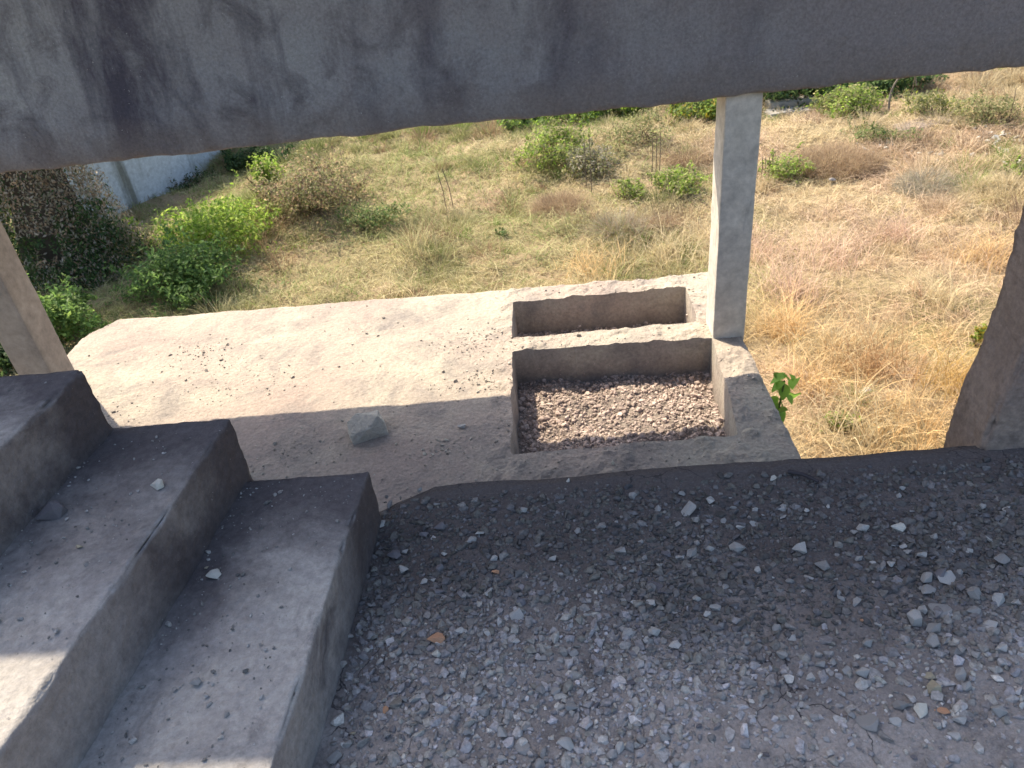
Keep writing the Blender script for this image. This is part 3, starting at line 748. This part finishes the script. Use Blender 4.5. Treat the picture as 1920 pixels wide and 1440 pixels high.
V, F, C = leaf_cloud((.25, -.1, 1.12), (.10, .08, .09), 40, .09, YEL[:2], 1, seed=8)
link('flower', make_mesh('flower', V, F, MAT_LEAF, C), r_)
V, F, C = leaf_cloud((.40, -.05, 1.26), (.08, .07, .07), 30, .08, YEL[:2], 1, seed=9)
link('flower', make_mesh('flower', V, F, MAT_LEAF, C), r_)
bush(485, 318, 100, 60, DARK, .09, 1800, 'dark green creeper at the right end of the white wall', name='creeper', cat='creeper', seed=10)
bush(370, 348, 120, 26, DARK + DRY[:1], .06, 900, 'low dark green weeds along the foot of the white wall', name='weed_patch', cat='weeds', seed=11)
bush(20, 345, 120, 60, [(.42, .22, .07), (.36, .20, .08), (.30, .2, .09)], .09, 1400, 'orange brown dry bush behind the vine covered mound', seed=12)
# tree swathed in vines
p = at(120, 522); root = empty('vine_covered_tree', tuple(p), 'thick tree trunk draped in dry vines and creeper left of the white wall', 'tree')
def drape(n, cols, size, keep, seed):
    r = np.random.default_rng(seed); th = r.uniform(0, 6.283, n * 3); z = 3.0 * r.uniform(0, 1, n * 3) ** 1.3
    k = keep(th, z, fbm2(th * 1.2, z, 1.0, 4, seed)); th, z = th[k][:n], z[k][:n]; n = len(z)
    rad = .62 + .62 * np.exp(-z / .75) + .10 * fbm2(th * 2, z, 1.5, 3, seed + 1) + r.uniform(-.14, .22, n) + .06 * np.sin(th * 5 + z)
    c = np.stack([np.cos(th) * rad * 1.12, .3 + np.sin(th) * rad, z + .02], 1)
    N = np.stack([np.cos(th), np.sin(th), np.full(n, .35)], 1) + r.normal(0, .7, (n, 3)); N /= np.linalg.norm(N, axis=1, keepdims=True)
    T = np.array([0, 0, -1.0]) + r.normal(0, .75, (n, 3)); T = T - N * np.sum(T * N, 1, keepdims=True); T /= np.linalg.norm(T, axis=1, keepdims=True); B = np.cross(N, T)
    s_ = (size * r.uniform(.5, 1.4, n))[:, None]
    q = np.stack([c - T * s_ * .6, c + B * s_ * .28, c + T * s_ * .75, c - B * s_ * .28], 1).reshape(-1, 3)
    cols = np.array(cols)[r.integers(len(cols), size=n)] * r.uniform(.65, 1.25, n)[:, None]
    return q, np.arange(n * 4).reshape(-1, 4), np.repeat(cols, 4, axis=0)
V, F, C = drape(16000, DARK + MID[:1], .05, lambda th, z, f: (f + .35 * np.cos(th - 3.6) - .35 * (z - .7) > -.05), 20)
link('foliage', make_mesh('foliage', V, F, MAT_LEAF, C), root)
V, F, C = drape(22000, GREY + DRY[:3] + DARK[:1], .042, lambda th, z, f: (f + .35 * np.cos(th - 3.6) - .35 * (z - .7) < .12), 21)
link('dry_vines', make_mesh('dry_vines', V, F, MAT_LEAF, C), root)
V, F, C = tube('t', [(0, .3, -.2), (.0, .3, .5), (.02, .32, 1.2), (-.05, .4, 2.0), (-.1, .6, 2.8), (-.1, .9, 3.4)], .62, .3, None, (.085, .07, .055), None, 28)
d_ = V - np.array([0, .3, 0]); d_[:, 2] = 0
V = V + d_ * (.18 * fbm(V, 1.6, 4, 77) + .10 * fbm(V, 6, 3, 78))[:, None]
link('trunk', make_mesh('trunk', V, F, MAT_TWIG, C, True), root)
V, F, C = leaf_cloud((-.25, 1.2, 3.45), (2.4, 1.9, 1.2), 4200, .12, DARK + MID, 14, seed=22, hollow=.3)
link('crown', make_mesh('crown', V, F, MAT_LEAF, C), root)

# middle and right of the field
bush(1040, 300, 130, 88, LIME + OLIV, .075, 2200, 'light green feathery shrub behind the brown dry clump', seed=30)
bush(1118, 322, 95, 74, GREY + OLIV, .06, 1700, 'grey green shrub next to two thin stakes', seed=31, nt=50)
bush(690, 425, 130, 62, OLIV + MID, .06, 1800, 'dull olive bushy weed alone left of centre in the field', seed=32)
bush(640, 375, 120, 60, OLIV + DRY, .06, 1400, 'olive weed growing at the foot of the big twiggy bush', seed=33)
bush(1048, 392, 120, 62, DRY, .055, 2200, 'round reddish brown dry clump in mid field', seed=34, nt=90, hollow=.3)
bush(1160, 440, 110, 90, DRY + GREY, .05, 1300, 'tall brown dry weeds in front of the brown clump', seed=35, nt=90, hollow=.3)
bush(1240, 425, 70, 60, DRY, .05, 700, 'small brown dry weed left of the pale pillar', seed=36, nt=50, hollow=.3)
bush(1275, 358, 120, 52, LIME + OLIV, .07, 1500, 'light green leafy clump just left of the pale pillar', seed=37)
bush(1180, 372, 70, 44, LIME + OLIV, .06, 800, 'small light green clump below the three stakes', seed=38)
bush(1200, 262, 160, 62, OLIV + DRY[3:], .06, 1800, 'straw and olive shrub on the rise under the beam', seed=39, nt=60)
bush(1290, 300, 110, 44, DRY, .055, 1300, 'brown dry brush left of the upper pillar', seed=46, nt=60, hollow=.3)
for i, (a, b2, w, h) in enumerate(((985, 246, 110, 40), (1085, 226, 120, 46), (1170, 216, 100, 46))):
    bush(a, b2, w, h, MID + LIME[:2], .11, 1300, ('leftmost of three green bushes in the row under the beam', 'middle of three green bushes in the row under the beam', 'rightmost of three green bushes in the row under the beam')[i], seed=40 + i, group='green bushes in a row under the beam')
bush(1300, 226, 110, 56, MID + LIME + YEL[1:], .10, 1800, 'green bush with yellow top leaves touching the upper pillar', seed=44)
bush(1600, 214, 140, 72, LIME + OLIV, .075, 2600, 'round bright green bush beyond the grey slabs', seed=45)
bush(1490, 188, 190, 70, DARK + MID, .12, 2600, 'deep green hedge bush right of the pillar behind the slabs', name='hedge', cat='hedge', seed=47)
bush(1680, 172, 170, 56, DARK + MID, .12, 2200, 'deep green hedge bush behind the bent hoop', name='hedge', cat='hedge', seed=48)
bush(1745, 218, 120, 56, OLIV + YEL[2:], .06, 1500, 'olive shrub with yellowish tips below the shaded bank', seed=49, nt=60)
bush(1862, 238, 150, 80, OLIV + DRY[3:], .06, 2000, 'olive yellow scrub on the slope under the beam end', seed=50, nt=80)
bush(1475, 336, 90, 62, LIME + OLIV, .06, 1200, 'yellow green weed right of the pale pillar', seed=51)
bush(1560, 310, 190, 74, DRY, .055, 3000, 'wide brown dry thicket right of the pillar', seed=52, nt=120, hollow=.3)
bush(1740, 348, 160, 56, GREY, .045, 1500, 'grey leafless twiggy shrub on the bare slope', seed=53, nt=130, hollow=.3)
bush(1640, 262, 110, 40, OLIV + MID[:2], .06, 1000, 'green grassy clump beside the pale slab in the field', seed=54)
bush(942, 442, 26, 18, MID, .05, 130, 'tiny fresh green weed alone in the centre of the field', name='weed', cat='weed', seed=55, nt=8)
bush(1570, 800, 70, 40, OLIV + LIME, .05, 260, 'low green weed in the straw by the landing edge', name='weed', cat='weed', seed=56, nt=12)
bush(1832, 648, 22, 70, LIME + YEL, .05, 240, 'upright yellow green weed beside the brown column', name='weed', cat='weed', seed=57, nt=16)
bush(1905, 330, 60, 40, OLIV + LIME, .06, 500, 'yellow green weed at the far end of the bare slope', name='weed', cat='weed', seed=58)

# tall dry tussocks near the platform's right side
def tussock(px, py, hpx, n, col, label, wide=.16, seed=0, lean=(.25, 1.2)):
    p = at(px, py); s = mpp(p); root_ = np.zeros((n, 3)); root_[:, :2] = rng.normal(0, wide, (n, 2))
    c = np.array(col)[None] * rng.uniform(.7, 1.25, n)[:, None]
    V, F, C = blades(root_, hpx * s * rng.uniform(.45, 1.15, n), rng.uniform(*lean, n), rng.uniform(.006, .013, n), c, 5)
    V[:, 2] -= .02
    o = link('grass_tussock', make_mesh('grass_tussock', V, F, MAT_GRASS, C), None, tuple(p)); tag(o, label, 'tussock', 'dry tussocks beside the platform')
TS = [(1470, 620, 95, 230, GOLD, 'golden tussock against the pale pillar foot'), (1640, 690, 105, 200, (.42, .27, .14), 'russet upright tussock in the straw right of the platform'),
      (1560, 640, 70, 160, STRAW, 'straw tussock behind the russet one'), (1520, 720, 85, 170, GOLD, 'arching golden tussock behind the leafy sprout'),
      (1600, 790, 95, 190, STRAW, 'pale arching tussock near the landing edge'), (1720, 800, 100, 200, GOLD, 'golden tussock left of the brown column foot'),
      (1790, 720, 90, 180, (.52, .36, .14), 'amber tussock alongside the brown column'), (1480, 540, 80, 180, PINK, 'pinkish tussock behind the pillar'),
      (1560, 480, 70, 170, PINK, 'pinkish tussock further behind the pillar'), (1680, 440, 70, 170, PINK, 'pinkish tussock in the open straw'),
      (1250, 480, 70, 170, STRAW, 'straw tussock behind the far pit wall'), (1110, 500, 60, 150, GOLD, 'golden tussock at the far edge of the platform'),
      (740, 545, 60, 60, STRAW, 'thin straw tussock at the platform far edge'), (1850, 480, 80, 170, GOLD, 'golden tussock high beside the brown column'),
      (1420, 470, 70, 170, PINK, 'pinkish tussock touching the right side of the pillar'), (1760, 560, 70, 150, STRAW, 'straw tussock in the middle of the right field')]
for i, (a, b2, h, n, c, l) in enumerate(TS): tussock(a, b2 + 10, h * 1.25, int(n * 1.2), np.array(c) * 1.12, l, .16 + .05 * (i % 3), i)

# leafy sprout beside the platform edge
p0 = at(1464, 725, -1.42)
p0[0] = max(p0[0], 1.40)
root = empty('leafy_sprout', (p0[0], p0[1], float(ground_z(p0[0:1], p0[1:2])[0])), 'bright green broad leaved sprout beside the platform edge', 'plant')
hh = -1.42 - root.location.z
V, F, C = merge([tube('t', [(0, 0, -.05), (.03, .02, hh * .4), (-.02, 0, hh * .8), (.01, -.01, hh + .05)], .012, .006, None, (.12, .18, .05)),
                 tube('t', [(-.01, 0, hh * .7), (.06, -.03, hh * .72), (.07, -.09, hh * .68)], .006, .004, None, (.14, .2, .05))])
link('stem', make_mesh('stem', V, F, MAT_TWIG, C, True), root)
def big_leaf(c, yaw, pitch, L, col):
    n = 9; V = []; F = []
    for i in range(n):
        t = i / (n - 1); w = .42 * L * (math.sin(math.pi * min(1, t * .93 + .07)) ** .8) * (1 - .25 * t) if 0 < i < n - 1 else .004
        z = -.5 * L * t * t * .6
        for s in (-1, 0, 1): V.append((L * t, s * w, z + abs(s) * w * .35))
    for i in range(n - 1):
        for k in (0, 1): F.append((i * 3 + k, i * 3 + k + 1, i * 3 + k + 4, i * 3 + k + 3))
    V = np.array(V); R = np.array((Matrix.Rotation(yaw, 3, 'Z') @ Matrix.Rotation(pitch, 3, 'Y')))
    V = V @ R.T + np.array(c); return V, np.array(F), np.tile(np.array(col), (len(V), 1))
for i in range(26):
    c = (rng.normal(0, .045), rng.normal(0, .045), hh + .12 - .016 * i + rng.normal(0, .01))
    V, F, C = big_leaf(c, 2.4 * i + rng.normal(0, .3), rng.uniform(.2, 1.0), rng.uniform(.06, .115), np.array((.30, .52, .09)) * rng.uniform(.6, 1.3))
    link('leaf', make_mesh('leaf', V, F, MAT_LEAF, C, True), root)
for i in range(3):
    V, F, C = big_leaf((.06 + rng.normal(0, .02), -.08, hh * .69 - .03 * i), 2.1 * i, .7, .09, (.2, .36, .06))
    link('leaf', make_mesh('leaf', V, F, MAT_LEAF, C, True), root)

# thin stakes standing in the field
def stake(px, py, hpx, label, grp, lean=0.0):
    p = at(px, py); s = mpp(p)
    o = link('dry_stalk', make_mesh('dry_stalk', *tube('t', [(0, 0, -.1), (lean * .4 + .01, 0, hpx * s * .6), (lean, .02, hpx * s * 1.15)], .009, .006, None, (.16, .125, .09))[:2], MAT_TWIG,
                                    tube('t', [(0, 0, -.1), (lean * .4 + .01, 0, hpx * s * .6), (lean, .02, hpx * s * 1.15)], .009, .006, None, (.16, .125, .09))[2], True), None, tuple(p))
    tag(o, label, 'dry stalk', grp)
for a, b2, h, l, le in ((838, 395, 62, 'left of a pair of dark stalks in the middle of the field', -.06), (851, 390, 66, 'right of a pair of dark stalks in the middle of the field', -.1)):
    stake(a, b2, h, l, 'pair of dark stalks', le)
for a, b2, h, l in ((1099, 352, 75, 'left stalk of two beside the grey green shrub'), (1109, 362, 95, 'taller right stalk of two beside the grey green shrub')): stake(a, b2, h, l, 'two stalks by the grey shrub')
for a, b2, h, l in ((1221, 345, 78, 'leftmost of three thin stalks left of the pillar'), (1228, 352, 85, 'middle of three thin stalks left of the pillar'), (1235, 345, 82, 'rightmost of three thin stalks left of the pillar')): stake(a, b2, h, l, 'three stalks left of the pillar', .03)
for a, l in ((1427, 'leftmost of four short stalks right of the pillar'), (1433, 'second of four short stalks right of the pillar'), (1440, 'third of four short stalks right of the pillar'), (1446, 'rightmost of four short stalks right of the pillar')): stake(a, 332, 32, l, 'four short stalks right of the pillar')
stake(1891, 225, 50, 'lone dark stalk on the far slope at the beam end', None)
stake(1706, 190, 60, 'dark upright post beside the bent hoop', None)
# bent hoop
p = at(1690, 208); s = mpp(p)
pts = [(math.cos(t) * -.26 + .0, .05 * math.sin(3 * t), .12 + math.sin(t) * .62) for t in np.linspace(-.15, 2.6, 14)]
V, F, C = tube('t', pts, .022, .016, None, (.20, .17, .14))
o = link('bent_hoop', make_mesh('bent_hoop', V, F, MAT_TWIG, C, True), None, tuple(p)); tag(o, 'bent grey hoop of pipe standing out of the weeds', 'hoop')

# ------------------------------------------------------------------ white wall, slabs and rubble in the field
A0, A1 = np.array([-8.75, 13.0]), np.array([-6.35, 19.4])
d = A1 - A0; Lw = float(np.linalg.norm(d)); ang = math.atan2(d[1], d[0])
root = empty('boundary_wall', (A0[0], A0[1], GZ - .2), 'whitewashed boundary wall with grey stains behind the leafy bushes', 'wall'); root.rotation_euler = (0, 0, ang)
rough_box('panel', (0, -.09, 0), (Lw, .09, 2.5), MAT_WALL, .12, .012, .010, 2, 120, None, root)
rough_box('coping', (-.02, -.12, 2.502), (Lw + .02, .12, 2.58), MAT_WALL, .12, .012, .006, 3, 130, None, root)
MAT_FIELDSLAB = concrete('weathered_slab', (.36, .34, .30), (.29, .28, .255), (.22, .21, .19), 2, 6)
def fslab(px, py, w, dpt, h, rz, label, seed, mat=MAT_FIELDSLAB, dz=0):
    p = at(px, py)
    o = rough_box('stone_slab', (-w / 2, -dpt / 2, -.08), (w / 2, dpt / 2, h), mat, .06, .015, .012, 4, seed, wear=.03)
    o.location = (p[0], p[1], p[2] + dz); o.rotation_euler = (rng.normal(0, .03), rng.normal(0, .03), rz); tag(o, label, 'slab', 'slabs lying in the field')
fslab(1478, 214, .95, .45, .10, .15, 'grey slab right of the pillar, lower of two', 140)
fslab(1482, 200, 1.0, .40, .16, .1, 'grey slab right of the pillar, upper of two', 141)
fslab(1728, 233, .95, .45, .035, .2, 'pale flat slab lying on the sunny slope', 142, MAT_SLAB)
RUB = ['pale rubble stone in the scatter below the flat slab', 'pale rubble stone in the heap at the far end of the slope']
for k, (cx, cy, sx, sy, n) in enumerate(((1690, 280, 50, 15, 46), (1880, 262, 40, 20, 44))):
    for i in range(n):
        px, py = cx + rng.normal(0, sx), cy + rng.normal(0, sy)
        if px > 1925 or py < 225: continue
        p = at(px, py); w = rng.uniform(.05, .17); me = (BEV + FLAT * 3)[int(rng.integers(27))]; key = me.name + 'pale'
        if key not in chip.cache:
            q = me.copy(); q.materials.clear(); q.materials.append(MAT_PALE); chip.cache[key] = q
        o = link('rubble_stone', chip.cache[key], None, (p[0], p[1], p[2] + w * .15), (rng.normal(0, .3), rng.normal(0, .3), rng.uniform(0, 6.28)), (w, w, w))
        tag(o, RUB[k], 'stone', ('rubble below the flat slab', 'rubble heap at the end of the slope')[k])
p = at(1622, 742); o = link('pale_stone', chip.cache[FLAT[2].name + 'pale'] if FLAT[2].name + 'pale' in chip.cache else FLAT[2], None, (p[0], p[1], p[2] + .07), (.1, .1, .4), (.22, .16, .16))
tag(o, 'pale cream stone half hidden in the golden straw', 'stone')
p = at(1560, 342); o = link('pale_stone', BEV[4], None, (p[0], p[1], p[2] + .05), (.1, .1, .4), (.18, .16, .14)); tag(o, 'small white stone below the brown thicket', 'stone')
